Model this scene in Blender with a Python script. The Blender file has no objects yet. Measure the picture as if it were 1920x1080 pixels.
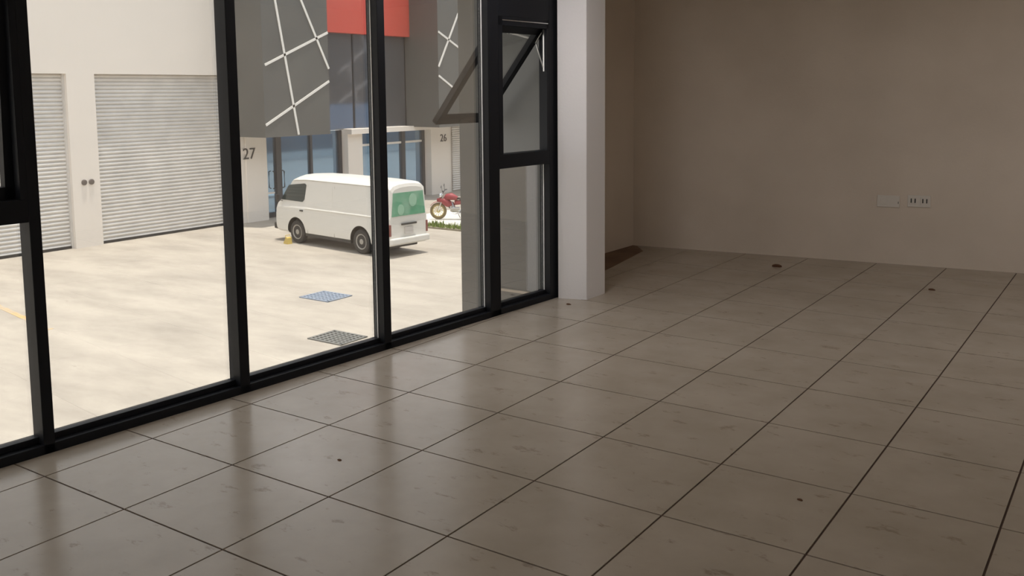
import bpy, bmesh, math, random
from mathutils import Vector, Matrix
random.seed(7)
PI = math.pi
S = bpy.context.scene
COL = S.collection

# ------------------------------------------------------------------ camera
yaw, pit, rol = math.radians(123.487), math.radians(-6.228), math.radians(-0.36)
CAM = Vector((3.962, -2.010, 1.670))
fwd = Vector((math.cos(yaw)*math.cos(pit), math.sin(yaw)*math.cos(pit), math.sin(pit)))
r0 = Vector((math.sin(yaw), -math.cos(yaw), 0)); u0 = r0.cross(fwd)
rt = math.cos(rol)*r0 + math.sin(rol)*u0
up = -math.sin(rol)*r0 + math.cos(rol)*u0
cd = bpy.data.cameras.new('camera'); cam = bpy.data.objects.new('camera', cd); COL.objects.link(cam)
cam.matrix_world = Matrix(((rt.x, up.x, -fwd.x, CAM.x), (rt.y, up.y, -fwd.y, CAM.y), (rt.z, up.z, -fwd.z, CAM.z), (0, 0, 0, 1)))
cd.sensor_width = 36.0; cd.lens = 1746.33/1920*36
cd.shift_x = -50.84/1920; cd.shift_y = -183.85/1920
cd.clip_end = 500
S.camera = cam

# ------------------------------------------------------------------ world, sun, exposure
w = bpy.data.worlds.new('world'); S.world = w; w.use_nodes = True
nt = w.node_tree; bg = nt.nodes['Background']
tc = nt.nodes.new('ShaderNodeTexCoord'); sp = nt.nodes.new('ShaderNodeSeparateXYZ'); rp = nt.nodes.new('ShaderNodeValToRGB')
nt.links.new(tc.outputs['Generated'], sp.inputs[0]); nt.links.new(sp.outputs['Z'], rp.inputs[0]); nt.links.new(rp.outputs[0], bg.inputs['Color'])
rp.color_ramp.elements[0].position = 0.0; rp.color_ramp.elements[0].color = (1.0, 0.97, 0.93, 1)
rp.color_ramp.elements[1].position = 0.6; rp.color_ramp.elements[1].color = (0.84, 0.91, 1.0, 1)
bg.inputs['Strength'].default_value = 1.85
sd = bpy.data.lights.new('sun', 'SUN'); sun = bpy.data.objects.new('sun', sd); COL.objects.link(sun)
sd.energy = 5.4; sd.angle = math.radians(1.2); sd.color = (1.0, 0.94, 0.85)
sdir = Vector((0.08, 0.03, 1.0)).normalized()      # towards the sun
sun.rotation_euler = sdir.to_track_quat('Z', 'Y').to_euler(); sun.location = (-8, 5, 20)
vs = S.view_settings
vs.view_transform = 'Standard'; vs.look = 'None'; vs.gamma = 1.0; vs.exposure = 0.0; vs.use_curve_mapping = False
S.cycles.max_bounces = 12; S.cycles.diffuse_bounces = 6; S.cycles.transparent_max_bounces = 16
S.cycles.use_denoising = True
S.cycles.sample_clamp_indirect = 6.0

# ------------------------------------------------------------------ materials
def mat(name, col, rough=0.6, metal=0.0, spec=0.5, noise=None, bump=None):
    """noise = (scale, other colour, detail, lo, hi); bump = (scale, strength)"""
    m = bpy.data.materials.new(name); m.use_nodes = True
    t = m.node_tree; b = t.nodes['Principled BSDF']
    b.inputs['Base Color'].default_value = (*col, 1); b.inputs['Roughness'].default_value = rough
    b.inputs['Metallic'].default_value = metal; b.inputs['Specular IOR Level'].default_value = spec
    if noise or bump:
        c = t.nodes.new('ShaderNodeTexCoord')
    if noise:
        n = t.nodes.new('ShaderNodeTexNoise'); n.inputs['Scale'].default_value = noise[0]; n.inputs['Detail'].default_value = noise[2]
        mp = t.nodes.new('ShaderNodeMapping')
        if len(noise) > 5: mp.inputs['Scale'].default_value = noise[5]
        t.links.new(c.outputs['Object'], mp.inputs[0]); t.links.new(mp.outputs[0], n.inputs['Vector'])
        r = t.nodes.new('ShaderNodeValToRGB'); r.color_ramp.elements[0].position = noise[3]; r.color_ramp.elements[1].position = noise[4]
        r.color_ramp.elements[0].color = (*noise[1], 1); r.color_ramp.elements[1].color = (*col, 1)
        t.links.new(n.outputs['Fac'], r.inputs[0]); t.links.new(r.outputs[0], b.inputs['Base Color'])
    if bump:
        n2 = t.nodes.new('ShaderNodeTexNoise'); n2.inputs['Scale'].default_value = bump[0]; n2.inputs['Detail'].default_value = 4
        bp = t.nodes.new('ShaderNodeBump'); bp.inputs['Strength'].default_value = bump[1]; bp.inputs['Distance'].default_value = 0.01
        t.links.new(c.outputs['Object'], n2.inputs['Vector']); t.links.new(n2.outputs['Fac'], bp.inputs['Height']); t.links.new(bp.outputs[0], b.inputs['Normal'])
    return m
def glass_mat(name, tint, ior=1.5, base=0.0):
    m = bpy.data.materials.new(name); m.use_nodes = True
    t = m.node_tree; t.nodes.remove(t.nodes['Principled BSDF']); o = t.nodes['Material Output']
    tr = t.nodes.new('ShaderNodeBsdfTransparent'); tr.inputs[0].default_value = (*tint, 1)
    gl = t.nodes.new('ShaderNodeBsdfGlossy'); gl.inputs['Roughness'].default_value = 0.01; gl.inputs[0].default_value = (.97, .99, 1, 1)
    lw = t.nodes.new('ShaderNodeLayerWeight'); lw.inputs[0].default_value = .5
    pw = t.nodes.new('ShaderNodeMath'); pw.operation = 'POWER'; pw.inputs[1].default_value = 3.5
    ml = t.nodes.new('ShaderNodeMath'); ml.operation = 'MULTIPLY_ADD'; ml.inputs[1].default_value = 1-ior; ml.inputs[2].default_value = ior
    mx = t.nodes.new('ShaderNodeMixShader')
    t.links.new(lw.outputs['Facing'], pw.inputs[0]); t.links.new(pw.outputs[0], ml.inputs[0])
    t.links.new(ml.outputs[0], mx.inputs[0]); t.links.new(tr.outputs[0], mx.inputs[1]); t.links.new(gl.outputs[0], mx.inputs[2])
    t.links.new(mx.outputs[0], o.inputs[0])
    return m
M = {}
FILL_STRENGTH = 16.0
M['wall'] = mat('interior_paint', (.74, .655, .56), .75, noise=(1.3, (.66, .58, .49), 5, .3, .7), bump=(60, .12))
M['pillar'] = mat('pillar_paint', (.88, .87, .88), .7, bump=(60, .1))
M['ceil'] = mat('ceiling_paint', (.68, .65, .6), .8)
M['grout'] = mat('grout', (.085, .05, .035), .9)
M['frame'] = mat('black_aluminium', (.008, .009, .012), .5, 0.0, .22)
M['silver'] = mat('stay_steel', (.75, .75, .75), .3, 1.0)
M['rubber'] = mat('gasket', (.02, .02, .02), .8)
M['gask'] = mat('pale_gasket', (.80, .80, .80), .6)
M['glass'] = glass_mat('window_glass', (.985, .975, .96), .19)
M['cladding'] = mat('grey_cladding', (.125, .127, .12), .45, noise=(.8, (.11, .112, .108), 2, .3, .7))
M['stripe'] = mat('white_stripe', (.78, .76, .72), .6)
M['white'] = mat('exterior_white', (.82, .765, .70), .8, noise=(.25, (.78, .73, .67), 4, .3, .7))
M['red'] = mat('red_panel', (.62, .10, .075), .45)
M['steel'] = mat('shutter_steel', (.74, .72, .69), .5, .25, noise=(2.0, (.64, .625, .60), 3, .3, .7))
M['dark'] = mat('dark_gap', (.03, .03, .03), .8)
M['post'] = mat('storefront_post', (.05, .055, .065), .5)
M['plastic'] = mat('black_plastic', (.03, .03, .03), .5)
M['vanpaint'] = mat('van_white', (.73, .715, .67), .3, 0, .5)
M['vanglass'] = mat('van_glass', (.02, .035, .035), .08, 0, .8)
M['greenglass'] = mat('green_window_film', (.10, .34, .20), .25, noise=(3.5, (.22, .42, .30), 3, .35, .6))
M['tyre'] = mat('tyre', (.035, .035, .035), .85)
M['rim'] = mat('rim', (.42, .41, .38), .4, .4)
M['tail'] = mat('tail_lamp', (.22, .06, .05), .3)
M['plate'] = mat('number_plate', (.6, .57, .54), .5)
M['yellow'] = mat('yellow_paint', (.60, .45, .12), .6)
M['bikered'] = mat('bike_red', (.30, .035, .045), .5)
M['chrome'] = mat('chrome', (.7, .7, .7), .2, 1.0)
M['grass'] = mat('grass', (.22, .30, .06), .8, noise=(6, (.12, .18, .04), 3, .35, .6))
M['kerb'] = mat('kerb_concrete', (.7, .68, .62), .9)
M['iron'] = mat('grate_iron', (.16, .165, .155), .7, .2)
M['pit'] = mat('grate_pit', (.04, .04, .04), .9)
M['bluegrate'] = mat('grate_blue', (.24, .29, .36), .6)
M['outlet'] = mat('outlet_plastic', (.70, .66, .60), .45)
M['crumb'] = mat('dry_dirt', (.10, .045, .02), .95)
M['soil'] = mat('soil', (.3, .27, .2), .95)
M['number'] = mat('number_paint', (.05, .045, .045), .6)
M['bluewall'] = mat('mirrored_blue', (.02, .05, .22), .5)
M['storeglass'] = mat('blue_mirror_glass', (.26, .40, .56), .05, .75, .8)
M['darkglass'] = mat('grey_mirror_glass', (.26, .27, .30), .05, .7, .8)

def floor_material():
    m = mat('tile', (.47, .41, .34), .25, 0, .22)
    t = m.node_tree; b = t.nodes['Principled BSDF']; L = t.links
    c = t.nodes.new('ShaderNodeTexCoord')
    n = t.nodes.new('ShaderNodeTexNoise'); n.inputs['Scale'].default_value = 2.2; n.inputs['Detail'].default_value = 6; n.inputs['Roughness'].default_value = .6
    L.new(c.outputs['Object'], n.inputs['Vector'])
    r = t.nodes.new('ShaderNodeValToRGB'); r.color_ramp.elements[0].position = .3; r.color_ramp.elements[1].position = .65
    r.color_ramp.elements[0].color = (.385, .333, .27, 1); r.color_ramp.elements[1].color = (.455, .40, .335, 1)
    L.new(n.outputs['Fac'], r.inputs[0])
    # scuffs: sparse darker smudges
    mp = t.nodes.new('ShaderNodeMapping'); mp.inputs['Scale'].default_value = (1.0, 2.2, 1); mp.inputs['Rotation'].default_value = (0, 0, .5)
    L.new(c.outputs['Object'], mp.inputs[0])
    n2 = t.nodes.new('ShaderNodeTexNoise'); n2.inputs['Scale'].default_value = 5.5; n2.inputs['Detail'].default_value = 8; n2.inputs['Roughness'].default_value = .7
    L.new(mp.outputs[0], n2.inputs['Vector'])
    r2 = t.nodes.new('ShaderNodeValToRGB'); r2.color_ramp.elements[0].position = .30; r2.color_ramp.elements[1].position = .405
    r2.color_ramp.elements[0].color = (.52, .47, .44, 1); r2.color_ramp.elements[1].color = (1, 1, 1, 1)
    L.new(n2.outputs['Fac'], r2.inputs[0])
    mx = t.nodes.new('ShaderNodeMix'); mx.data_type = 'RGBA'; mx.blend_type = 'MULTIPLY'; mx.inputs[0].default_value = 1
    L.new(r.outputs[0], mx.inputs[6]); L.new(r2.outputs[0], mx.inputs[7]); L.new(mx.outputs[2], b.inputs['Base Color'])
    mr = t.nodes.new('ShaderNodeMapRange'); mr.inputs[3].default_value = .38; mr.inputs[4].default_value = .21
    L.new(r2.outputs[0], mr.inputs[0]); L.new(mr.outputs[0], b.inputs['Roughness'])
    return m
M['tile'] = floor_material()
def yard_material():
    m = mat('yard_concrete', (.66, .60, .52), .9)
    t = m.node_tree; b = t.nodes['Principled BSDF']; L = t.links
    c = t.nodes.new('ShaderNodeTexCoord')
    mp = t.nodes.new('ShaderNodeMapping'); mp.inputs['Scale'].default_value = (.5, 1.4, 1); mp.inputs['Rotation'].default_value = (0, 0, -.5)
    L.new(c.outputs['Object'], mp.inputs[0])
    n = t.nodes.new('ShaderNodeTexNoise'); n.inputs['Scale'].default_value = .8; n.inputs['Detail'].default_value = 9; n.inputs['Roughness'].default_value = .65
    L.new(mp.outputs[0], n.inputs['Vector'])
    r = t.nodes.new('ShaderNodeValToRGB'); r.color_ramp.elements[0].position = .30; r.color_ramp.elements[1].position = .62
    r.color_ramp.elements[0].color = (.31, .28, .24, 1); r.color_ramp.elements[1].color = (.445, .405, .345, 1)
    L.new(n.outputs['Fac'], r.inputs[0]); L.new(r.outputs[0], b.inputs['Base Color'])
    return m
M['yard'] = yard_material()

# ------------------------------------------------------------------ mesh helpers
class MB:
    def __init__(s): s.v = []; s.f = []; s.mi = []
    def face(s, pts, mi=0):
        k = len(s.v); s.v += [tuple(p) for p in pts]; s.f.append(list(range(k, k+len(pts)))); s.mi.append(mi); return s
    def box(s, a, b, mi=0, xf=None):
        x0, y0, z0 = [min(p, q) for p, q in zip(a, b)]; x1, y1, z1 = [max(p, q) for p, q in zip(a, b)]
        P = [(x0,y0,z0),(x1,y0,z0),(x1,y1,z0),(x0,y1,z0),(x0,y0,z1),(x1,y0,z1),(x1,y1,z1),(x0,y1,z1)]
        if xf: P = [tuple(xf(Vector(p))) for p in P]
        k = len(s.v); s.v += P
        for q in ((0,3,2,1),(4,5,6,7),(0,1,5,4),(1,2,6,5),(2,3,7,6),(3,0,4,7)):
            s.f.append([k+i for i in q]); s.mi.append(mi)
        return s
    def prism(s, poly, z0, z1, mi=0):                      # poly of (x, y), extruded in z
        n = len(poly); k = len(s.v)
        s.v += [(x, y, z0) for x, y in poly] + [(x, y, z1) for x, y in poly]
        s.f.append([k+i for i in reversed(range(n))]); s.mi.append(mi)
        s.f.append([k+n+i for i in range(n)]); s.mi.append(mi)
        for i in range(n):
            j = (i+1) % n; s.f.append([k+i, k+j, k+n+j, k+n+i]); s.mi.append(mi)
        return s
    def loft(s, rings, mi=0, cap=True, closed=True):
        k = len(s.v); n = len(rings[0])
        for r in rings: s.v += [tuple(p) for p in r]
        for i in range(len(rings)-1):
            for j in range(n if closed else n-1):
                j2 = (j+1) % n
                s.f.append([k+i*n+j, k+i*n+j2, k+(i+1)*n+j2, k+(i+1)*n+j]); s.mi.append(mi)
        if cap:
            s.f.append([k+j for j in reversed(range(n))]); s.mi.append(mi)
            s.f.append([k+(len(rings)-1)*n+j for j in range(n)]); s.mi.append(mi)
        return s
    def tube(s, path, r, n=8, mi=0):
        rs = r if isinstance(r, (list, tuple)) else [r]*len(path); rings = []
        P = [Vector(p) for p in path]
        for i, p in enumerate(P):
            d = (P[min(i+1, len(P)-1)] - P[max(i-1, 0)]).normalized()
            a = d.cross(Vector((0, 0, 1)));
            if a.length < 1e-3: a = d.cross(Vector((0, 1, 0)))
            a.normalize(); b = d.cross(a)
            rings.append([p + rs[i]*(math.cos(2*PI*j/n)*a + math.sin(2*PI*j/n)*b) for j in range(n)])
        return s.loft(rings, mi)
    def lathe(s, c, axis, prof, n=24, mi=0):               # prof: list of (radius, offset along axis)
        ax = Vector(axis).normalized(); a = ax.orthogonal().normalized(); b = ax.cross(a); c = Vector(c)
        return s.loft([[c + ax*h + r*(math.cos(2*PI*j/n)*a + math.sin(2*PI*j/n)*b) for j in range(n)] for r, h in prof], mi)
    def torus(s, c, axis, R, r, n=28, m=10, mi=0):
        ax = Vector(axis).normalized(); a = ax.orthogonal().normalized(); b = ax.cross(a); c = Vector(c)
        rings = []
        for i in range(n+1):
            t = 2*PI*i/n; d = math.cos(t)*a + math.sin(t)*b
            rings.append([c + d*(R + r*math.cos(2*PI*j/m)) + ax*r*math.sin(2*PI*j/m) for j in range(m)])
        return s.loft(rings, mi, cap=False)
    def build(s, name, mats, parent=None, bevel=0, smooth=False, xf=None):
        me = bpy.data.meshes.new(name)
        vs_ = [xf(Vector(p)) for p in s.v] if xf else s.v
        me.from_pydata([tuple(p) for p in vs_], [], s.f)
        for x in (mats if isinstance(mats, (list, tuple)) else [mats]): me.materials.append(x)
        for p, m_ in zip(me.polygons, s.mi): p.material_index = m_
        bm = bmesh.new(); bm.from_mesh(me); bmesh.ops.remove_doubles(bm, verts=bm.verts, dist=1e-5)
        bmesh.ops.recalc_face_normals(bm, faces=bm.faces); bm.to_mesh(me); bm.free()
        o = bpy.data.objects.new(name, me); COL.objects.link(o)
        if parent: o.parent = parent
        if bevel:
            b = o.modifiers.new('bevel', 'BEVEL'); b.width = bevel; b.segments = 2; b.limit_method = 'ANGLE'
        if smooth:
            for p in me.polygons: p.use_smooth = True
        return o
def empty(name, loc=(0, 0, 0), rz=0):
    o = bpy.data.objects.new(name, None); COL.objects.link(o); o.location = loc; o.rotation_euler = (0, 0, rz); o.empty_display_size = .2
    return o
def tag(o, label, cat, group=None):
    o['label'] = label; o['category'] = cat
    if group: o['group'] = group
    return o
def struct(o): o['kind'] = 'structure'; return o

GZ = -2.53            # level of the yard outside
FX = -20.0            # face of the building across the yard

# ------------------------------------------------------------------ the room
# window line: from A0 at s = 0
A0 = Vector((-.25, 0, 0)); WA = math.atan2(4.16, .28)
BWL = Vector((-.612, 6.72, 0)); BWR = Vector((2.97, 7.19, 0)); bd = (BWR-BWL).normalized()
def backy(x): return BWL.y + (x-BWL.x)*bd.y/bd.x
RX = 6.6; RY = -7.0; CZ = 2.85
gx = [0.001, .590, 1.199, 1.826, 2.428, 2.998, 3.554, 4.154, 4.754, 5.354, 5.954, 6.554]        # joints along the window
gy = [.053, .578, 1.167, 1.766, 2.375, 3.008, 3.630, 4.222, 4.822, 5.422, 6.022, 6.622]          # joints across
gy = [gy[0]-.6*k for k in range(12, 0, -1)] + gy
fl = MB()
base_poly = [(-.64, 4.5), (.1, 4.3), (A0.x+.02*.28/4.16, 0), (A0.x-.55, -7.1), (RX+.1, -7.1), (RX+.1, backy(RX+.1)+.05), (-.64, backy(-.64)+.05)]
fl.prism([(-.62, 4.3), (A0.x+4.3*.28/4.16-.05, 4.3), (A0.x+RY*.28/4.16-.05, RY-.1), (RX+.1, RY-.1), (RX+.1, 7.9), (-.62, 7.9)], -.25, -.004, 0)
j = .0043
xs = [-.7] + gx + [7.2]; ys = [RY-.3] + gy + [7.222, 7.822, 8.2]
def clipwin(poly):
    # keep what lies on the room side of the window line / of the alcove wall
    def clip(P, f):
        out = []
        for i in range(len(P)):
            a, b = P[i], P[(i+1) % len(P)]; fa, fb = f(a), f(b)
            if fa >= 0: out.append(a)
            if (fa >= 0) != (fb >= 0):
                t = fa/(fa-fb); out.append((a[0]+(b[0]-a[0])*t, a[1]+(b[1]-a[1])*t))
        return out
    P = poly
    P = clip(P, lambda p: backy(p[0]) + .02 - p[1])
    if max(p[1] for p in P) <= 4.35 if P else False:
        P = clip(P, lambda p: p[0] - (A0.x + p[1]*.28/4.16) + .02)
    return P
for a in range(len(xs)-1):
    for b in range(len(ys)-1):
        x0, x1, y0, y1 = xs[a]+j, xs[a+1]-j, ys[b]+j, ys[b+1]-j
        if y1 > 4.35 and a == 0:
            x0 = -.64
        P = clipwin([(x0, y0), (x1, y0), (x1, y1), (x0, y1)])
        if len(P) >= 3: fl.prism(P, -.02, 0, 1)
floor = struct(fl.build('floor', [M['grout'], M['tile']]))
ceil = struct(MB().box((-1.6, RY-.1, CZ), (RX+.1, 8.0, CZ+.25)).build('ceiling', M['ceil']))
# ceiling fill lights above the frame, added to brighten the room
fillm = bpy.data.materials.new('fill_panel'); fillm.use_nodes = True
lb = fillm.node_tree.nodes['Principled BSDF']; lb.inputs['Emission Color'].default_value = (1.0, .95, .95, 1); lb.inputs['Emission Strength'].default_value = FILL_STRENGTH
for lx, ly, hx, hy in ((.62, 2.9, .13, .62), (4.3, 4.7, .58, .13)):
    lf = MB().box((lx-hx-.04, ly-hy-.04, CZ-.07), (lx+hx+.04, ly+hy+.04, CZ)).build('fill_housing', M['ceil'], ceil)
    MB().box((lx-hx, ly-hy, CZ-.078), (lx+hx, ly+hy, CZ-.069)).build('fill_panel', fillm, lf)
struct(MB().prism([(BWL.x-.4, backy(BWL.x-.4)), (RX+.15, backy(RX+.15)), (RX+.15, backy(RX+.15)+.2), (BWL.x-.4, backy(BWL.x-.4)+.2)], -.25, CZ).build('wall_back', M['wall']))
# side wall of the alcove behind the pillar (outside of it is the fin of the facade)
struct(MB().prism([(-.655, 4.45), (-.628, 6.10), (-.612, 6.80), (-.612, 7.0), (-1.0, 7.0), (-1.0, 4.45)], -.25, CZ).build('wall_left', M['wall']))
# pillar beside the window
pl = MB().prism([(.053, 4.165), (.272, 4.242), (.281, 4.52), (-.62, 4.52), (-.62, 4.30), (.04, 4.30)], -.25, CZ)
struct(pl.build('wall_pillar', M['pillar'], bevel=.004))
# grey fin outside, at a right angle to the window: side of this building's own projecting cladding
struct(MB().box((-.99, 4.25, GZ), (.03, 4.299, 6.5)).box((-.99, 4.299, GZ), (-.63, 4.44, 6.5)).build('wall_fin', M['cladding']))
# right wall, and the rear wall with a wide unseen opening, added to let in daylight
wr = MB()
wr.box((RX, RY, -.25), (RX+.15, backy(RX)+.1, CZ))
struct(wr.build('wall_right', M['wall']))
wb = MB()
wb.box((-1, RY-.15, -.25), (1.6, RY, CZ)).box((RX-.4, RY-.15, -.25), (RX+.15, RY, CZ)).box((.2, RY-.15, 2.6), (RX-.4, RY, CZ)).box((.2, RY-.15, -.25), (RX-.4, RY, .05))
struct(wb.build('wall_rear', M['wall']))
# the wall that carries the windows, left of the main window and over it
def wxf(p): return A0 + Matrix.Rotation(WA, 3, 'Z') @ p     # local (s, outward, z) -> world
wf = MB()
wf.box((-.98, -.02, -.25), (-.72, .30, CZ), xf=wxf)
wf.box((-7.1, -.02, -.25), (-6.3, .30, CZ), xf=wxf)
wf.box((-7.1, 0.0, 2.70), (4.20, .12, CZ), xf=wxf)
struct(wf.build('wall_front', M['pillar']))
# dark brown strip on the floor along the alcove wall
struct(MB().prism([(-.64, 4.53), (-.08, 4.53), (-.19, 5.36), (-.36, 6.45), (-.56, 6.70), (-.64, 6.71)], -.001, .003).build('trim_1', mat('dark_brown_strip', (.20, .125, .08), .9, noise=(4, (.15, .09, .055), 5, .3, .7))))
# slab edge below the glass and the eave over the window (outside)
struct(MB().box((-7.1, -.0, GZ), (4.18, .10, -.26), xf=wxf).build('wall_below', M['white']))
struct(MB().box((-7.1, .13, 2.75), (4.18, .28, 6.5), xf=wxf).build('wall_above', M['cladding']))

# ------------------------------------------------------------------ window_1
def window(name, s0, bays, doit=True):
    """bays: list of (start, end, kind) in s; kind 'fixed' or 'awning'"""
    root = empty(name, tuple(A0), WA); root['kind'] = 'structure'
    F = M['frame']; D0, D1 = .0, .10; ZT = 2.70
    e0, e1 = bays[0][0], bays[-1][1]
    sill = MB().box((e0, D0, 0), (e1, D1+.02, .045)).box((e0, .045, .045), (e1, D1, .075))
    sill.build('sill_rail', F, root, bevel=.003)
    MB().box((e0, D0, ZT-.05), (e1, D1, ZT)).build('head_rail', F, root)
    edges = []
    for k, (a, b, kind) in enumerate(bays):
        edges.append((a, kind)); 
    for k, (a, b, kind) in enumerate(bays):
        # mullion on the right-hand edge of each bay (and at the far left)
        nxt = bays[k+1][2] if k+1 < len(bays) else None
        wl = .062 if (kind == 'fixed' and nxt == 'fixed') else (.118 if nxt and kind == 'fixed' else (.052 if nxt else .110))
        MB().box((b-wl, D0, .0), (b, D1, ZT)).build('mullion', F, root, bevel=.003)
        if k == 0: MB().box((a, D0, 0), (a+.1, D1, ZT)).build('mullion', F, root, bevel=.003)
        g0, g1 = (a + (.1 if k == 0 else 0)), b-wl
        if kind == 'fixed':
            MB().box((g0-.01, .062, .06), (g1+.01, .070, ZT-.04)).build('pane', M['glass'], root)
            # light edge line of the glazing gasket
            if k >= 2: MB().box((g1-.004, .056, .075), (g1, .062, ZT-.05)).build('gasket', M['gask'], root)
        else:
            # lower fixed light
            MB().box((g0, D0, 1.085), (g1, D1, 1.19)).build('transom', F, root, bevel=.003)
            MB().box((g0, D0, 2.19), (g1, D1, 2.36)).build('transom', F, root, bevel=.003)
            MB().box((g0-.01, .062, .06), (g1+.01, .070, 1.09)).build('pane', M['glass'], root)
            MB().box((g0-.01, .062, 2.35), (g1+.01, .070, ZT-.04)).build('pane', M['glass'], root)
            if k >= 2: MB().box((g1-.004, .056, .075), (g1, .062, 1.085)).build('gasket', M['gask'], root)
            # fixed inner stops round the sash opening
            MB().box((g0, .0, 1.19), (g0+.045, .05, 2.19)).box((g1-.03, .0, 1.19), (g1, .05, 2.19)).box((g0, .0, 2.125), (g1, .05, 2.19)).build('sash_stop', F, root)
            MB().box((g0+.045, -.003, 2.160), (g1-.015, .0, 2.166)).build('highlight_strip', M['silver'], root)  # bright strip standing in for the highlight along the sash head
            # sash: hinged at its top, pushed outwards by 40 degrees
            th = math.radians(40) if name == 'window_1' and k > 0 else math.radians(2)
            hz, hd, Ls = 2.13, .045, .95
            R_ = Matrix.Rotation(-(-th), 3, 'X')
            def sxf(p, R_=R_): return Vector((0, hd, hz)) + Matrix.Rotation(th, 3, 'X') @ Vector((p.x, p.y, p.z))
            a_, b_ = g0+.012, g1-.004
            sash = MB()
            sash.box((a_, -.01, -Ls), (a_+.06, .035, 0)).box((b_-.06, -.01, -Ls), (b_, .035, 0)).box((a_, -.01, -.06), (b_, .035, 0)).box((a_, -.01, -Ls), (b_, .035, -Ls+.065))
            so = sash.build('sash', F, root, xf=sxf)
            MB().box((a_+.04, .012, -Ls+.045), (b_-.04, .018, -.04)).build('pane', M['glass'], so, xf=sxf)
            if th > .1:
                # friction stays: an arm from the frame to the sash rail on either side
                for ss, q in ((b_-.012, g1-.034), (a_+.008, g0+.05)):
                    p_s = sxf(Vector((ss, -.014, -.13)))
                    st = MB().tube([(q, .030, 1.83), tuple(p_s)], .0075, 6)
                    st.tube([tuple(p_s), tuple(sxf(Vector((ss, -.006, -.03))))], .007, 6)
                    st.box((q-.004, .020, 1.80), (q+.004, .032, 2.12))
                    st.build('stay', M['silver'], root)
                hb = MB().box(((a_+b_)/2-.05, -.02, -Ls+.02), ((a_+b_)/2+.05, 0, -Ls+.045)).build('handle', M['plastic'], so, xf=sxf)
    return root
window('window_1', 0, [(-.72, .236, 'awning'), (.236, 1.303, 'fixed'), (1.303, 2.381, 'fixed'), (2.381, 3.492, 'fixed'), (3.492, 4.212, 'awning')])
window('window_2', 0, [(-6.3, -5.2, 'fixed'), (-5.2, -4.1, 'fixed'), (-4.1, -3.0, 'fixed'), (-3.0, -1.9, 'fixed'), (-1.9, -.98, 'fixed')])

# ------------------------------------------------------------------ things in the room
def outlet(x, z, slots, label):
    root = empty('wall_outlet', (x, backy(x), z), math.atan2(bd.y, bd.x))
    MB().box((-.1, -.012, -.055), (.1, 0, .055)).build('faceplate', M['outlet'], root, bevel=.004)
    if slots:
        for cx in (-.05, .05):
            ins = MB().box((cx-.035, -.016, -.035), (cx+.035, -.011, .035)).build('socket', M['outlet'], root, bevel=.002)
            for q in (-.022, .012): MB().box((cx+q, -.0175, -.016), (cx+q+.010, -.0155, .024)).build('slot', M['dark'], ins)
    else:
        MB().box((-.07, -.015, -.03), (-.01, -.011, .03)).build('blanking_cover', M['outlet'], root, bevel=.002)
        MB().box((.085, -.0135, -.02), (.090, -.011, .0)).build('screw', M['dark'], root)
    tag(root, label, 'outlet')
outlet(1.905, .595, False, 'pale blank wall plate on the back wall, left of the plate with dark socket slots')
outlet(2.17, .607, True, 'pale double socket plate with dark slots, right-hand of the two on the back wall')
def crumb(x, y, r, name, label, cat='debris', seed=0):
    rr = random.Random(seed); b = MB(); n = 9
    ring = [(r*(.7+.5*rr.random())*math.cos(2*PI*i/n)*1.5, r*(.7+.5*rr.random())*math.sin(2*PI*i/n)) for i in range(n)]
    b.loft([[(p[0], p[1], 0) for p in ring], [(p[0]*.9, p[1]*.9, r*.35) for p in ring], [(p[0]*.45, p[1]*.45, r*.6) for p in ring]])
    o = b.build(name, M['crumb']); o.location = (x, y, .0005)
    tag(o, label, cat)
def floor_at(px, py, z=0.0):
    d = fwd + rt*((px-960-50.84)/1746.33) - up*((py-540+183.85)/1746.33)
    return CAM + d*((z-CAM.z)/d.z)
for px, py, r, nm, lb in [(1457, 500, .035, 'dirt_clod', 'brown dried dirt clod on the floor near the back wall'),
                          (1747, 544, .02, 'dirt_crumb', 'small dark crumb on a tile at the far right, below the wall sockets'),
                          (1500, 938, .009, 'dirt_crumb', 'tiny dark speck alone on a foreground tile at lower right'),
                          (1066, 571, .014, 'dirt_crumb', 'small brown crumb on the floor at the foot of the white pillar'),
                          (637, 863, .008, 'dirt_crumb', 'tiny dark crumb on a shiny tile in front of the window')]:
    p = floor_at(px, py); crumb(p.x, p.y, r, nm, lb, seed=int(px))

# ------------------------------------------------------------------ the yard
yard = MB().box((-60, -60, GZ-.3), (60, 90, GZ)).build('ground', M['yard']); struct(yard)
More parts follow.
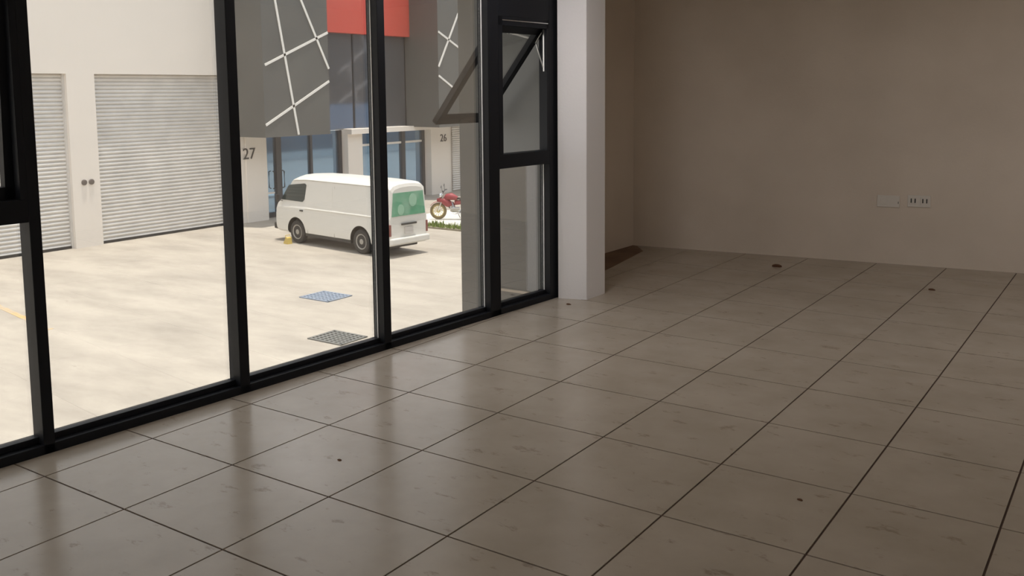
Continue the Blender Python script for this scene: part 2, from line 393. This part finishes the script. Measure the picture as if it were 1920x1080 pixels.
# faded yellow bay line
yl = MB().prism([(-16.6, 7.35), (-13.34, 6.80), (-12.2, 6.62), (-12.2, 6.74), (-13.34, 6.92), (-16.6, 7.47)], GZ, GZ+.004)
tag(yl.build('parking_line', mat('faded_yellow', (.56, .38, .17), .9, noise=(3, (.42, .38, .32), 5, .40, .62))), 'faded yellow painted line on the concrete yard, seen at far left', 'road marking')
def grate(x0, y0, x1, y1, fm, label, filled):
    root = empty('drain_grate', ((x0+x1)/2, (y0+y1)/2, GZ))
    hx, hy = (x1-x0)/2, (y1-y0)/2
    MB().box((-hx, -hy, .002), (hx, hy, .006)).build('pit', M['pit'] if not filled else mat('wet_cover', (.27, .32, .40), .35), root)
    fr = MB().box((-hx-.03, -hy-.03, 0), (hx+.03, -hy+.02, .022)).box((-hx-.03, hy-.02, 0), (hx+.03, hy+.03, .022)).box((-hx-.03, -hy, 0), (-hx+.02, hy, .022)).box((hx-.02, -hy, 0), (hx+.03, hy, .022))
    fr.build('frame', fm, root)
    bars = MB()
    for i in range(1, 7):
        bars.box((-hx+2*hx*i/7-.022, -hy, .006), (-hx+2*hx*i/7+.022, hy, .02))
        bars.box((-hx, -hy+2*hy*i/7-.018, .006), (hx, -hy+2*hy*i/7+.018, .019))
    bars.build('bars', fm, root)
    tag(root, label, 'grate')
grate(-10.34, 10.82, -9.58, 11.44, M['bluegrate'], 'bluish square drain cover in the yard, the farther of two', True)
grate(-7.80, 8.70, -7.07, 9.27, M['iron'], 'dark grey square drain grate in the yard, nearest the window', False)

# ------------------------------------------------------------------ white warehouse with roller shutters
TOP = GZ + 9.5
wh = empty('warehouse', (FX, 12, GZ)); tag(wh, 'white building with tall ribbed roller shutters across the yard', 'building')
def off(o): return lambda p: p - Vector(o)
wxo = off((FX, 12, GZ))
doors = [(-3.0, 1.5), (2.3, 6.65), (7.45, 11.71), (12.49, 16.62)]
wl_ = MB()
SH = GZ + 4.66
wl_.box((FX-.3, -12, SH), (FX, 16.94, TOP))
prev = -12
for a, b in doors:
    wl_.box((FX-.3, prev, GZ), (FX, a, SH)); prev = b
wl_.box((FX-.3, prev, GZ), (FX, 16.94, SH))
wl_.build('wall', M['white'], wh, xf=wxo)
for a, b in doors:
    sh = MB(); n = 44; prof = []
    for i in range(n*6+1):
        z = GZ+.03 + (SH-GZ-.03)*i/(n*6); ph = (i % 6)/6
        prof.append((FX-.20 + .045*abs(math.sin(PI*i/6))**.8, z))
    rings = [[(x, yy, z) for x, z in prof] for yy in (a, b)]
    sh.loft(rings, cap=False, closed=False)
    o = sh.build('roller_shutter', M['steel'], wh, xf=wxo)
    MB().box((FX-.22, a, GZ), (FX-.13, b, GZ+.07)).build('bottom_bar', M['dark'], o, xf=wxo)
    for q in (a, b-.05): MB().box((FX-.22, q, GZ), (FX-.10, q+.05, SH)).build('guide_rail', M['steel'], o, xf=wxo)
for yy in (12.03, 12.235):
    MB().lathe((FX, yy, GZ+1.76), (1, 0, 0), [(.075, 0), (.075, .03), (.055, .04)], 16).build('key_switch', mat('switch_grey', (.12, .10, .09), .6), wh, xf=wxo)

# ------------------------------------------------------------------ grey clad showroom building
sb = empty('showroom_building', (FX, 24, GZ)); tag(sb, 'grey clad building with white crossing stripes, red panel and blue glass shopfront', 'building')
sxo = off((FX, 24, GZ))
BX = -18.5; BZ = GZ + 2.76
def stripes(face_x, segs, parent, xf, wd=.075, y_lo=None, y_hi=None, zt=TOP, sgn=1):
    for (y0, z0), (y1, z1) in segs:
        d = Vector((0, y1-y0, z1-z0)).normalized(); n = Vector((0, -d.z, d.y))*wd/2
        a, b = Vector((face_x, y0, GZ+z0)), Vector((face_x, y1, GZ+z1)); t = Vector((.02*sgn, 0, 0))
        m = MB(); m.loft([[a+n, a-n, a-n+t, a+n+t], [b+n, b-n, b-n+t, b+n+t]])
        m.build('stripe', M['stripe'], parent, xf=xf)
box_a = MB().box((FX-.3, 17.41, BZ), (FX, 17.5, TOP)).box((FX, 16.95, BZ), (BX, 19.62, TOP)).build('cladding_box', M['cladding'], sb, xf=sxo)
stripes(BX, [((17.20, 8.5), (18.26, 2.80)), ((17.75, 8.5), (19.62, 4.87)), ((17.02, 4.95), (19.62, 6.03)), ((16.98, 3.14), (19.62, 4.47))], box_a, sxo)
box_b = MB().box((FX-.3, 25.17, BZ), (BX, 29.6, TOP)).build('cladding_box', M['cladding'], sb, xf=sxo)
stripes(BX, [((25.19, 5.03), (27.3, 8.55)), ((25.2, 6.32), (26.78, 5.6)), ((25.19, 4.69), (26.4, 4.05))], box_b, sxo)
# red panel high between the boxes, dark mirror glass below it
MB().box((FX-.25, 19.6, GZ+6.17), (FX+.12, 26.42, TOP)).build('red_panel', M['red'], sb, xf=sxo)
up_g = MB()
up_g.box((FX-.20, 19.6, BZ+.02), (FX-.16, 26.42, GZ+6.17)).build('curtain_glass', M['darkglass'], sb, xf=sxo)
for yy in (21.0, 22.4, 23.8, 25.2):
    MB().box((FX-.17, yy-.03, BZ), (FX-.13, yy+.03, GZ+6.17)).build('curtain_mullion', M['post'], sb, xf=sxo)
MB().box((FX-.22, 21.84, GZ+2.62), (FX+.25, 26.4, GZ+2.80)).build('canopy_beam', M['white'], sb, xf=sxo)
# ground floor: piers and glazing
MB().box((FX-.3, 16.96, GZ), (FX, 17.38, BZ)).build('wall', M['white'], sb, xf=sxo)
MB().box((FX-.4, 17.38, GZ), (FX+.05, 18.20, BZ+.05)).build('pier', M['white'], sb, xf=sxo)
MB().box((FX-.4, 21.87, GZ), (FX+.02, 22.60, BZ+.05)).build('pier', M['white'], sb, xf=sxo)
MB().box((FX-.4, 26.40, GZ), (FX+.05, 27.52, BZ+.05)).build('pier', M['white'], sb, xf=sxo)
gl = MB().box((FX-.40, 18.2, GZ+.1), (FX-.36, 26.5, BZ)).build('shopfront_glass', M['storeglass'], sb, xf=sxo)
for yy, ww in ((18.23, .06), (18.98, .22), (20.42, .10), (21.80, .16), (23.6, .07), (25.15, .20), (26.33, .14)):
    MB().box((FX-.37, yy-ww/2, GZ), (FX-.28, yy+ww/2, BZ)).build('shopfront_post', M['post'], sb, xf=sxo)
MB().box((FX-.37, 18.2, GZ), (FX-.30, 26.4, GZ+.16)).build('shopfront_base', M['post'], sb, xf=sxo)
MB().box((FX-.36, 22.6, GZ+2.12), (FX-.31, 26.4, GZ+2.20)).build('shopfront_transom', M['stripe'], sb, xf=sxo)
for yy in (18.72, 19.13):
    MB().tube([(FX-.30, yy, GZ+.95), (FX-.22, yy, GZ+.98), (FX-.22, yy, GZ+1.50), (FX-.30, yy, GZ+1.53)], .02, 8).build('door_handle', M['plastic'], sb, xf=sxo)
MB().box((FX-.36, 18.28, GZ+.78), (FX-.33, 18.80, GZ+.84)).build('push_bar', M['stripe'], sb, xf=sxo)
# next shutter beyond the last pier, and the wall over it
MB().box((FX-.4, 27.5, GZ), (FX-.02, 40, BZ+.05)).build('wall', M['white'], sb, xf=sxo)
s2 = MB(); prof = []
for i in range(30*6+1):
    prof.append((FX+.0 + .045*abs(math.sin(PI*i/6))**.8, GZ+.03 + 2.7*i/180))
s2.loft([[(x, yy, z) for x, z in prof] for yy in (27.75, 31.5)], cap=False, closed=False)
s2.build('roller_shutter', M['steel'], sb, xf=sxo)
def number(txt, y, z, h, parent):
    c = bpy.data.curves.new('digits', 'FONT'); c.body = txt; c.size = h*1.4; c.extrude = .008; c.align_x = 'LEFT'
    t = bpy.data.objects.new('digits', c); COL.objects.link(t)
    dg = bpy.context.evaluated_depsgraph_get(); me = bpy.data.meshes.new_from_object(t.evaluated_get(dg))
    bpy.data.objects.remove(t)
    R = Matrix(((0, 0, 1), (1, 0, 0), (0, 1, 0)))
    for v in me.vertices: v.co = R @ v.co + Vector((FX+.06, y, z)) - Vector((FX, 24, GZ))
    me.materials.clear(); me.materials.append(M['number'])
    o = bpy.data.objects.new('unit_number', me); COL.objects.link(o); o.parent = parent
number('27', 17.24, GZ+2.03, .36, sb)
number('26', 26.95, GZ+2.10, .30, sb)

# ------------------------------------------------------------------ the row of units on this side, beyond the fin: unseen, its pale base band and blue strip added for the shop glass to mirror
ng = empty('neighbouring_building', (-1, 30, GZ)); tag(ng, 'grey and white row of units on the near side, mirrored in the shop glass', 'building')
nxo = off((-1, 30, GZ))
nb = MB().box((-1.0, 7.05, CZ+.02), (-1.3, 8.2, GZ+9.5)).box((-1.0, 8.2, GZ+3.3), (-1.3, 70, GZ+9.5)).box((-1.0, 4.44, CZ+.3), (-1.3, 7.05, GZ+9.5)).build('cladding', M['cladding'], ng, xf=nxo)
MB().box((-1.02, 7.05, GZ), (-1.27, 70, GZ+.5)).build('mirrored_band', M['kerb'], ng, xf=nxo)
MB().box((-1.02, 7.05, GZ+.5), (-1.28, 70, GZ+1.5)).build('dado', mat('neighbour_dado', (.10, .11, .13), .7), ng, xf=nxo)
MB().box((-1.02, 7.05, GZ+1.5), (-1.28, 70, GZ+3.3)).build('wall', mat('neighbour_wall', (.30, .47, .70), .7), ng, xf=nxo)
stripes(-1.3, [((40.3, 5.3-.0), (43.4, 7.3)), ((40.2, 3.4), (43.7, 5.2)), ((41.1, 5.9), (41.9, 3.0)), ((42.3, 7.8), (43.3, 5.9))], ng, nxo, wd=.13, sgn=-1)
MB().box((-1.36, 43.25, GZ+1.6), (-1.3, 43.9, GZ+7.7)).build('mirrored_strip', M['bluewall'], ng, xf=nxo)

# ------------------------------------------------------------------ planted kerb island
ki = empty('kerb_island', (-13.5, 21, GZ)); tag(ki, 'low pale concrete kerb island with a grass strip, under the motorcycle', 'kerb')
kxo = off((-13.5, 21, GZ))
MB().box((-16.0, 19.87, GZ), (-9.0, 23.0, GZ+.10)).build('slab', M['kerb'], ki, xf=kxo, bevel=.02)
gr = MB(); rg = random.Random(3)
for i in range(620):
    x = -14.45 + rg.random()*4.5; y = 19.47 + rg.random()*.33; h = .08+.14*rg.random(); a = rg.random()*PI; r = .02+.02*rg.random()
    dx, dy = math.cos(a)*r, math.sin(a)*r; lx, ly = (rg.random()-.5)*.12, (rg.random()-.5)*.12
    gr.face([(x-dx, y-dy, GZ+.04), (x+dx, y+dy, GZ+.04), (x+lx, y+ly, GZ+.04+h)])
gs = empty('grass_strip', (-12, 19.6, GZ)); gxo = off((-12, 19.6, GZ))
MB().box((-14.5, 19.45, GZ), (-9.0, 19.80, GZ+.05)).build('soil', M['soil'], gs, xf=gxo)
g = gr.build('grass_blades', M['grass'], gs, xf=gxo); g['kind'] = 'stuff'; tag(gs, 'strip of short green grass along the edge of the pale kerb island', 'grass')

# ------------------------------------------------------------------ van
def make_van():
    root = empty('van', (-14.07, 15.93, GZ), 3.028)
    tag(root, 'white delivery van with green-covered rear window parked nose to the shopfront', 'van')
    SX, SY, SZ = 1.012, .78, .978
    def V(p): return Vector((p.x*SX, p.y*SY, p.z*SZ))
    HW = .845
    # cross-section half outline at a station: (y factor, z) pairs from sill to roof centre
    def section(x, zb, belt, gut, top, hw, tumble):
        L = [(hw*.93, zb), (hw*.985, zb+.06), (hw, zb+.22), (hw, belt-.12), (hw*.995, belt), (hw-.012-tumble*.18, belt+.06),
             (hw-tumble, gut), (hw-tumble-.03, gut+.025), (hw*.72, top-.055), (hw*.42, top-.012), (0, top)]
        half = [(x, y, z) for y, z in L]
        return half + [(x, -y, z) for (_, y, z) in reversed(half[:-1])]
    st = [  # x, zb, belt, gutter, top, halfwidth, tumble
        (-2.36, .36, 1.00, 1.66, 1.80, .79, .115), (-2.33, .30, 1.00, 1.74, 1.885, .825, .10), (-2.22, .28, 1.00, 1.80, 1.935, HW, .095),
        (-1.7, .28, 1.00, 1.81, 1.955, HW, .09), (-.8, .28, 1.00, 1.815, 1.965, HW, .09), (.2, .28, 1.00, 1.815, 1.965, HW, .09),
        (1.0, .28, 1.00, 1.81, 1.955, HW, .09), (1.45, .28, 1.00, 1.79, 1.925, HW, .10), (1.66, .28, 1.00, 1.745, 1.855, HW-.005, .11),
        (1.78, .28, 1.00, 1.62, 1.72, HW-.01, .11), (1.96, .28, 1.00, 1.42, 1.49, HW-.012, .09), (2.17, .28, .99, 1.19, 1.24, HW-.02, .05),
        (2.32, .29, .95, 1.07, 1.10, HW-.035, .03), (2.42, .31, .76, .92, .95, HW-.06, .02), (2.46, .36, .60, .72, .75, HW-.10, .02)]
    m = MB(); m.loft([section(*q) for q in st])
    body = m.build('body', [M['vanpaint'], M['plastic']], root, smooth=False)
    # wheel housings cut through the flanks
    for wx in (1.45, -1.25):
        c = MB(); c.lathe((wx, -1.2, .34), (0, 1, 0), [(.40, 0), (.40, .62)], 32); c.lathe((wx, .58, .34), (0, 1, 0), [(.40, 0), (.40, .62)], 32)
        co = c.build('cutter', M['plastic'], root); mod = body.modifiers.new('b', 'BOOLEAN'); mod.operation = 'DIFFERENCE'; mod.object = co; mod.solver = 'EXACT'
        dg = bpy.context.evaluated_depsgraph_get(); dg.update(); me = bpy.data.meshes.new_from_object(body.evaluated_get(dg))
        body.modifiers.clear(); body.data = me; bpy.data.objects.remove(co)
    # dark material on the housing faces
    for p in body.data.polygons:
        c = p.center; 
        for wx in (1.45, -1.25):
            d = math.hypot(c.x-wx, c.z-.34)
            if (abs(d-.40) < .02 or d < .39) and abs(c.y) < .84 and abs(p.normal.y) < .5 or (d < .38 and abs(abs(c.y)-.58) < .03): p.material_index = 1
        p.use_smooth = False
    for v in body.data.vertices: v.co = V(v.co)
    bv = body.modifiers.new('bevel', 'BEVEL'); bv.width = .008; bv.segments = 2; bv.angle_limit = math.radians(35)
    # flank surface
    def yside(z, tumble=.09, belt=1.0, gut=1.815, hw=HW):
        if z <= belt: return hw
        if z <= belt+.06: return hw - (.012+tumble*.18)*(z-belt)/.06
        a = hw-.012-tumble*.18; b = hw-tumble
        return a + (b-a)*(z-belt-.06)/(gut-belt-.06)
    def panel(name, pts, mt, sgn, parent, lift=.008, th=.02):
        a = [Vector((x, sgn*(yside(z)+lift), z)) for x, z in pts]; b = [Vector((x, sgn*(yside(z)-th), z)) for x, z in pts]
        mm = MB(); mm.loft([b, a]); return mm.build(name, mt, parent, xf=V)
    for sgn in (1, -1):
        panel('door_window', [(2.13, 1.20), (1.78, 1.63), (1.08, 1.71), (1.00, 1.67), (1.08, 1.26), (1.16, 1.19)], M['vanglass'], sgn, root)
        # door and load-bay seams
        for x in (.94, -.20, ): panel('seam', [(x-.006, .32), (x+.006, .32), (x+.006, 1.70), (x-.006, 1.70)], M['rim'], sgn, root, .0015)
        panel('pressed_panel', [(.84, 1.10), (.84, 1.66), (-.12, 1.68), (-.12, 1.10)], M['vanpaint'], sgn, root, .006)
        panel('pressed_panel', [(-.30, 1.10), (-.30, 1.68), (-2.0, 1.68), (-2.0, 1.10)], M['vanpaint'], sgn, root, .006)
        # belt moulding catches the light
        mm = MB(); mm.tube([(1.02, sgn*(HW+.004), 1.02), (-2.25, sgn*(HW+.004), 1.02)], .016, 8); mm.build('belt_moulding', M['vanpaint'], root, xf=V)
        mm = MB(); mm.tube([(1.60, sgn*(yside(1.77)+.005), 1.765), (1.0, sgn*(yside(1.8)+.01), 1.81), (-2.2, sgn*(yside(1.8)+.01), 1.80)], .009, 6); mm.build('rain_gutter', M['rim'], root, xf=V)
        mm = MB(); mm.box((1.12, sgn*HW, .93), (1.24, sgn*(HW+.035), .965)); mm.build('door_handle', M['plastic'], root, xf=V)
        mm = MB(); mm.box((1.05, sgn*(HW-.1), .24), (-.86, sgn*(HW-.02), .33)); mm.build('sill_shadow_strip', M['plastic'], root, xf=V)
        # mirror
        mm = MB(); mm.tube([(2.06, sgn*(HW-.03), 1.16), (2.14, sgn*(HW+.10), 1.20)], .012, 6); mm.box((2.12, sgn*(HW+.04), 1.14), (2.17, sgn*(HW+.16), 1.34)); mm.build('side_mirror', M['plastic'], root, xf=V)
        # headlamp and tail lamp
        mm = MB(); mm.box((2.38, sgn*.48, .62), (2.465, sgn*.70, .78)); mm.build('headlamp', M['chrome'], root, xf=V)
        mm = MB(); mm.box((-2.372, sgn*.75, .56), (-2.30, sgn*.835, .86)); mm.build('tail_lamp', M['tail'], root, xf=V, bevel=.01)
    # windscreen
    ws = MB(); ws.loft([[(2.14, -.66, 1.17), (2.14, .66, 1.17), (1.80, .60, 1.65), (1.80, -.60, 1.65)], [(2.20, -.66, 1.20), (2.20, .66, 1.20), (1.84, .60, 1.66), (1.84, -.60, 1.66)]])
    ws.build('windscreen', M['vanglass'], root, xf=V)
    # rear door: window, handle bar, plate
    rw = MB(); rw.loft([[(-2.30, -.715, 1.06), (-2.30, .715, 1.06), (-2.30, .645, 1.66), (-2.30, -.645, 1.66)], [(-2.375, -.715, 1.06), (-2.375, .715, 1.06), (-2.362, .645, 1.66), (-2.362, -.645, 1.66)]])
    rwo = rw.build('rear_window', M['greenglass'], root, xf=V); rwo['label'] = 'rear window covered with green film and pale round decals'
    for yy, zz, r in ((-.18, 1.44, .17), (.34, 1.22, .14)):
        MB().lathe((-2.372, yy, zz), (-1, 0, 0), [(r, 0), (r, .008)], 18).build('decal', mat('pale_decal', (.30, .52, .38), .5), rwo, xf=V)
    MB().box((-2.38, -.30, .82), (-2.41, .34, .865)).build('handle_bar', M['plastic'], root, xf=V)
    MB().box((-2.375, -.16, .58), (-2.395, .20, .76)).build('number_plate', M['plate'], root, xf=V)
    MB().box((-2.30, -.82, .34), (-2.46, .82, .50)).build('rear_bumper', M['vanpaint'], root, xf=V, bevel=.03)
    MB().box((2.34, -.78, .32), (2.54, .78, .50)).build('front_bumper', M['plastic'], root, xf=V, bevel=.03)
    MB().box((-2.2, -.55, .22), (2.1, .55, .32)).build('underbody', M['plastic'], root, xf=V)
    for wx in (1.45, -1.25):
        for sgn in (1, -1):
            c = (wx, sgn*.62, .32)
            w_ = MB().lathe(c, (0, sgn, 0), [(.20, 0), (.29, 0), (.318, .02), (.322, .09), (.318, .165), (.295, .19), (.215, .192), (.2, .17)], 32).build('wheel', M['tyre'], root, xf=V, smooth=False)
            hm = MB()
            for k in range(8):
                a = 2*PI*k/8; hm.lathe((wx+.125*math.cos(a), sgn*.755, .32+.125*math.sin(a)), (0, sgn, 0), [(.022, 0), (.022, .022)], 10, 1)
            h = hm.lathe(c, (0, sgn, 0), [(.205, .10), (.205, .185), (.185, .185), (.165, .15), (.08, .135), (.07, .175), (.03, .185)], 28)
            h.build('hubcap', [M['rim'], M['dark']], w_, xf=V)
    return root
make_van()
# yellow wheel clamp/chock at the front wheel
p = floor_at(540, 457, GZ)
ck = empty('wheel_chock', (p.x, p.y, GZ), 3.03); ck.scale = (.62, .8, .75)
MB().loft([[(-.16, -.09, 0), (.16, -.09, 0), (.16, -.09, .05), (-.02, -.09, .26), (-.12, -.09, .22)], [(-.16, .09, 0), (.16, .09, 0), (.16, .09, .05), (-.02, .09, .26), (-.12, .09, .22)]]).build('wedge', M['yellow'], ck)
MB().tube([(.0, -.09, .2), (.0, -.09, .32), (.0, .09, .32), (.0, .09, .2)], .014, 8).build('handle', M['yellow'], ck)
tag(ck, 'small yellow wheel chock on the ground against the front wheel of the van', 'wheel chock')

# ------------------------------------------------------------------ motorcycle
def make_bike():
    c = floor_at(822, 411, GZ+.105); hd = math.atan2(-.50, -.87)
    root = empty('motorcycle', (c.x-.55*math.cos(hd), c.y-.55*math.sin(hd), GZ+.105), hd); root.scale = (.88, .88, .88)     # local +x = forward
    tag(root, 'red motorcycle with yellow wheels parked on the kerb island behind the van', 'motorcycle')
    yy = mat('bike_yellow', (.62, .50, .20), .5); ty = mat('dusty_tyre', (.22, .17, .09), .9)
    for x in (.62, -.62):
        wl = MB().torus((x, 0, .30), (0, 1, 0), .255, .048, 30, 10).build('wheel', ty, root)
        rm = MB().torus((x, 0, .30), (0, 1, 0), .205, .022, 28, 8)
        for k in range(6):
            a = PI*k/6; rm.tube([(x+.2*math.cos(a), 0, .3+.2*math.sin(a)), (x-.2*math.cos(a), 0, .3-.2*math.sin(a))], .009, 6)
        rm.lathe((x, -.05, .3), (0, 1, 0), [(.05, 0), (.06, .02), (.06, .08), (.05, .1)], 16)
        rm.build('rim', yy, wl)
    for s in (-.065, .065):
        MB().tube([(.62, s, .30), (.50, s, .62), (.42, s, .90)], .022, 8).build('fork_leg', M['chrome'], root)
    MB().tube([(.36, -.36, 1.04), (.42, -.22, 1.02), (.44, 0, .94), (.42, .22, 1.02), (.36, .36, 1.04)], .014, 8).build('handlebar', M['plastic'], root)
    for s in (-1, 1):
        MB().tube([(.42, s*.24, 1.02), (.44, s*.30, 1.16)], .007, 6).lathe((.44, s*.31, 1.20), (1, 0, .1), [(.05, 0), (.055, .01), (.04, .02)], 14).build('mirror', M['plastic'], root)
        MB().tube([(.36, s*.36, 1.04), (.42, s*.27, 1.035)], .02, 8).build('grip', M['plastic'], root)
    MB().lathe((.50, 0, .86), (1, 0, 0), [(.04, -.06), (.09, 0), (.09, .05), (.06, .07)], 18).build('headlamp', M['chrome'], root)
    # front mudguard
    g = []
    for i in range(9):
        a = math.radians(35+100*i/8); g.append([(.62+.33*math.cos(a), -.06, .3+.33*math.sin(a)), (.62+.33*math.cos(a), .06, .3+.33*math.sin(a)), (.62+.345*math.cos(a), .05, .3+.345*math.sin(a)), (.62+.345*math.cos(a), -.05, .3+.345*math.sin(a))])
    MB().loft(g).build('front_mudguard', M['bikered'], root)
    # tank, side cover, tail
    def ov(x, z, ry, rz): return [(x, ry*math.cos(2*PI*k/14), z+rz*math.sin(2*PI*k/14)) for k in range(14)]
    MB().loft([ov(.40, .78, .05, .06), ov(.32, .80, .12, .12), ov(.12, .82, .14, .13), ov(-.06, .77, .10, .08), ov(-.10, .76, .06, .04)]).build('fuel_tank', M['bikered'], root, smooth=True)
    MB().loft([ov(-.05, .76, .09, .04), ov(-.25, .74, .13, .045), ov(-.55, .78, .12, .04), ov(-.72, .82, .08, .03)]).build('seat', M['plastic'], root, smooth=True)
    MB().loft([ov(.02, .60, .11, .09), ov(-.2, .62, .12, .08), ov(-.5, .69, .09, .05), ov(-.85, .78, .05, .03)]).build('side_cover', M['bikered'], root, smooth=True)
    MB().loft([ov(.66, .70, .05, .05), ov(.50, .68, .11, .10), ov(.30, .60, .14, .16), ov(.12, .55, .13, .08)]).build('leg_shield', M['bikered'], root, smooth=True)
    MB().tube([(.40, 0, .80), (.22, 0, .42), (-.15, 0, .26), (-.30, 0, .34), (-.18, 0, .68), (-.75, 0, .74)], .022, 8).build('frame', M['plastic'], root)
    e = MB().box((-.16, -.11, .26), (.18, .11, .44)); e.tube([(.05, 0, .42), (.14, 0, .62)], .07, 12); e.build('engine', M['chrome'], root, bevel=.02)
    MB().tube([(.14, .10, .50), (.24, .13, .30), (0, .15, .22), (-.5, .16, .28), (-.85, .16, .36)], [.018, .018, .02, .04, .045], 10).build('exhaust', M['chrome'], root)
    for s in (-.1, .1):
        MB().tube([(-.12, s, .32), (-.62, s, .30)], .018, 8).build('swingarm', M['chrome'], root)
        MB().tube([(-.60, s, .32), (-.45, s, .68)], .025, 8).build('shock_absorber', M['chrome'], root)
    MB().tube([(-.05, -.10, .28), (-.12, -.28, .01)], .012, 6).build('kickstand', M['plastic'], root)
    MB().box((-.93, -.07, .70), (-.86, .07, .80)).build('tail_lamp', M['tail'], root, bevel=.01)
    return root
make_bike()
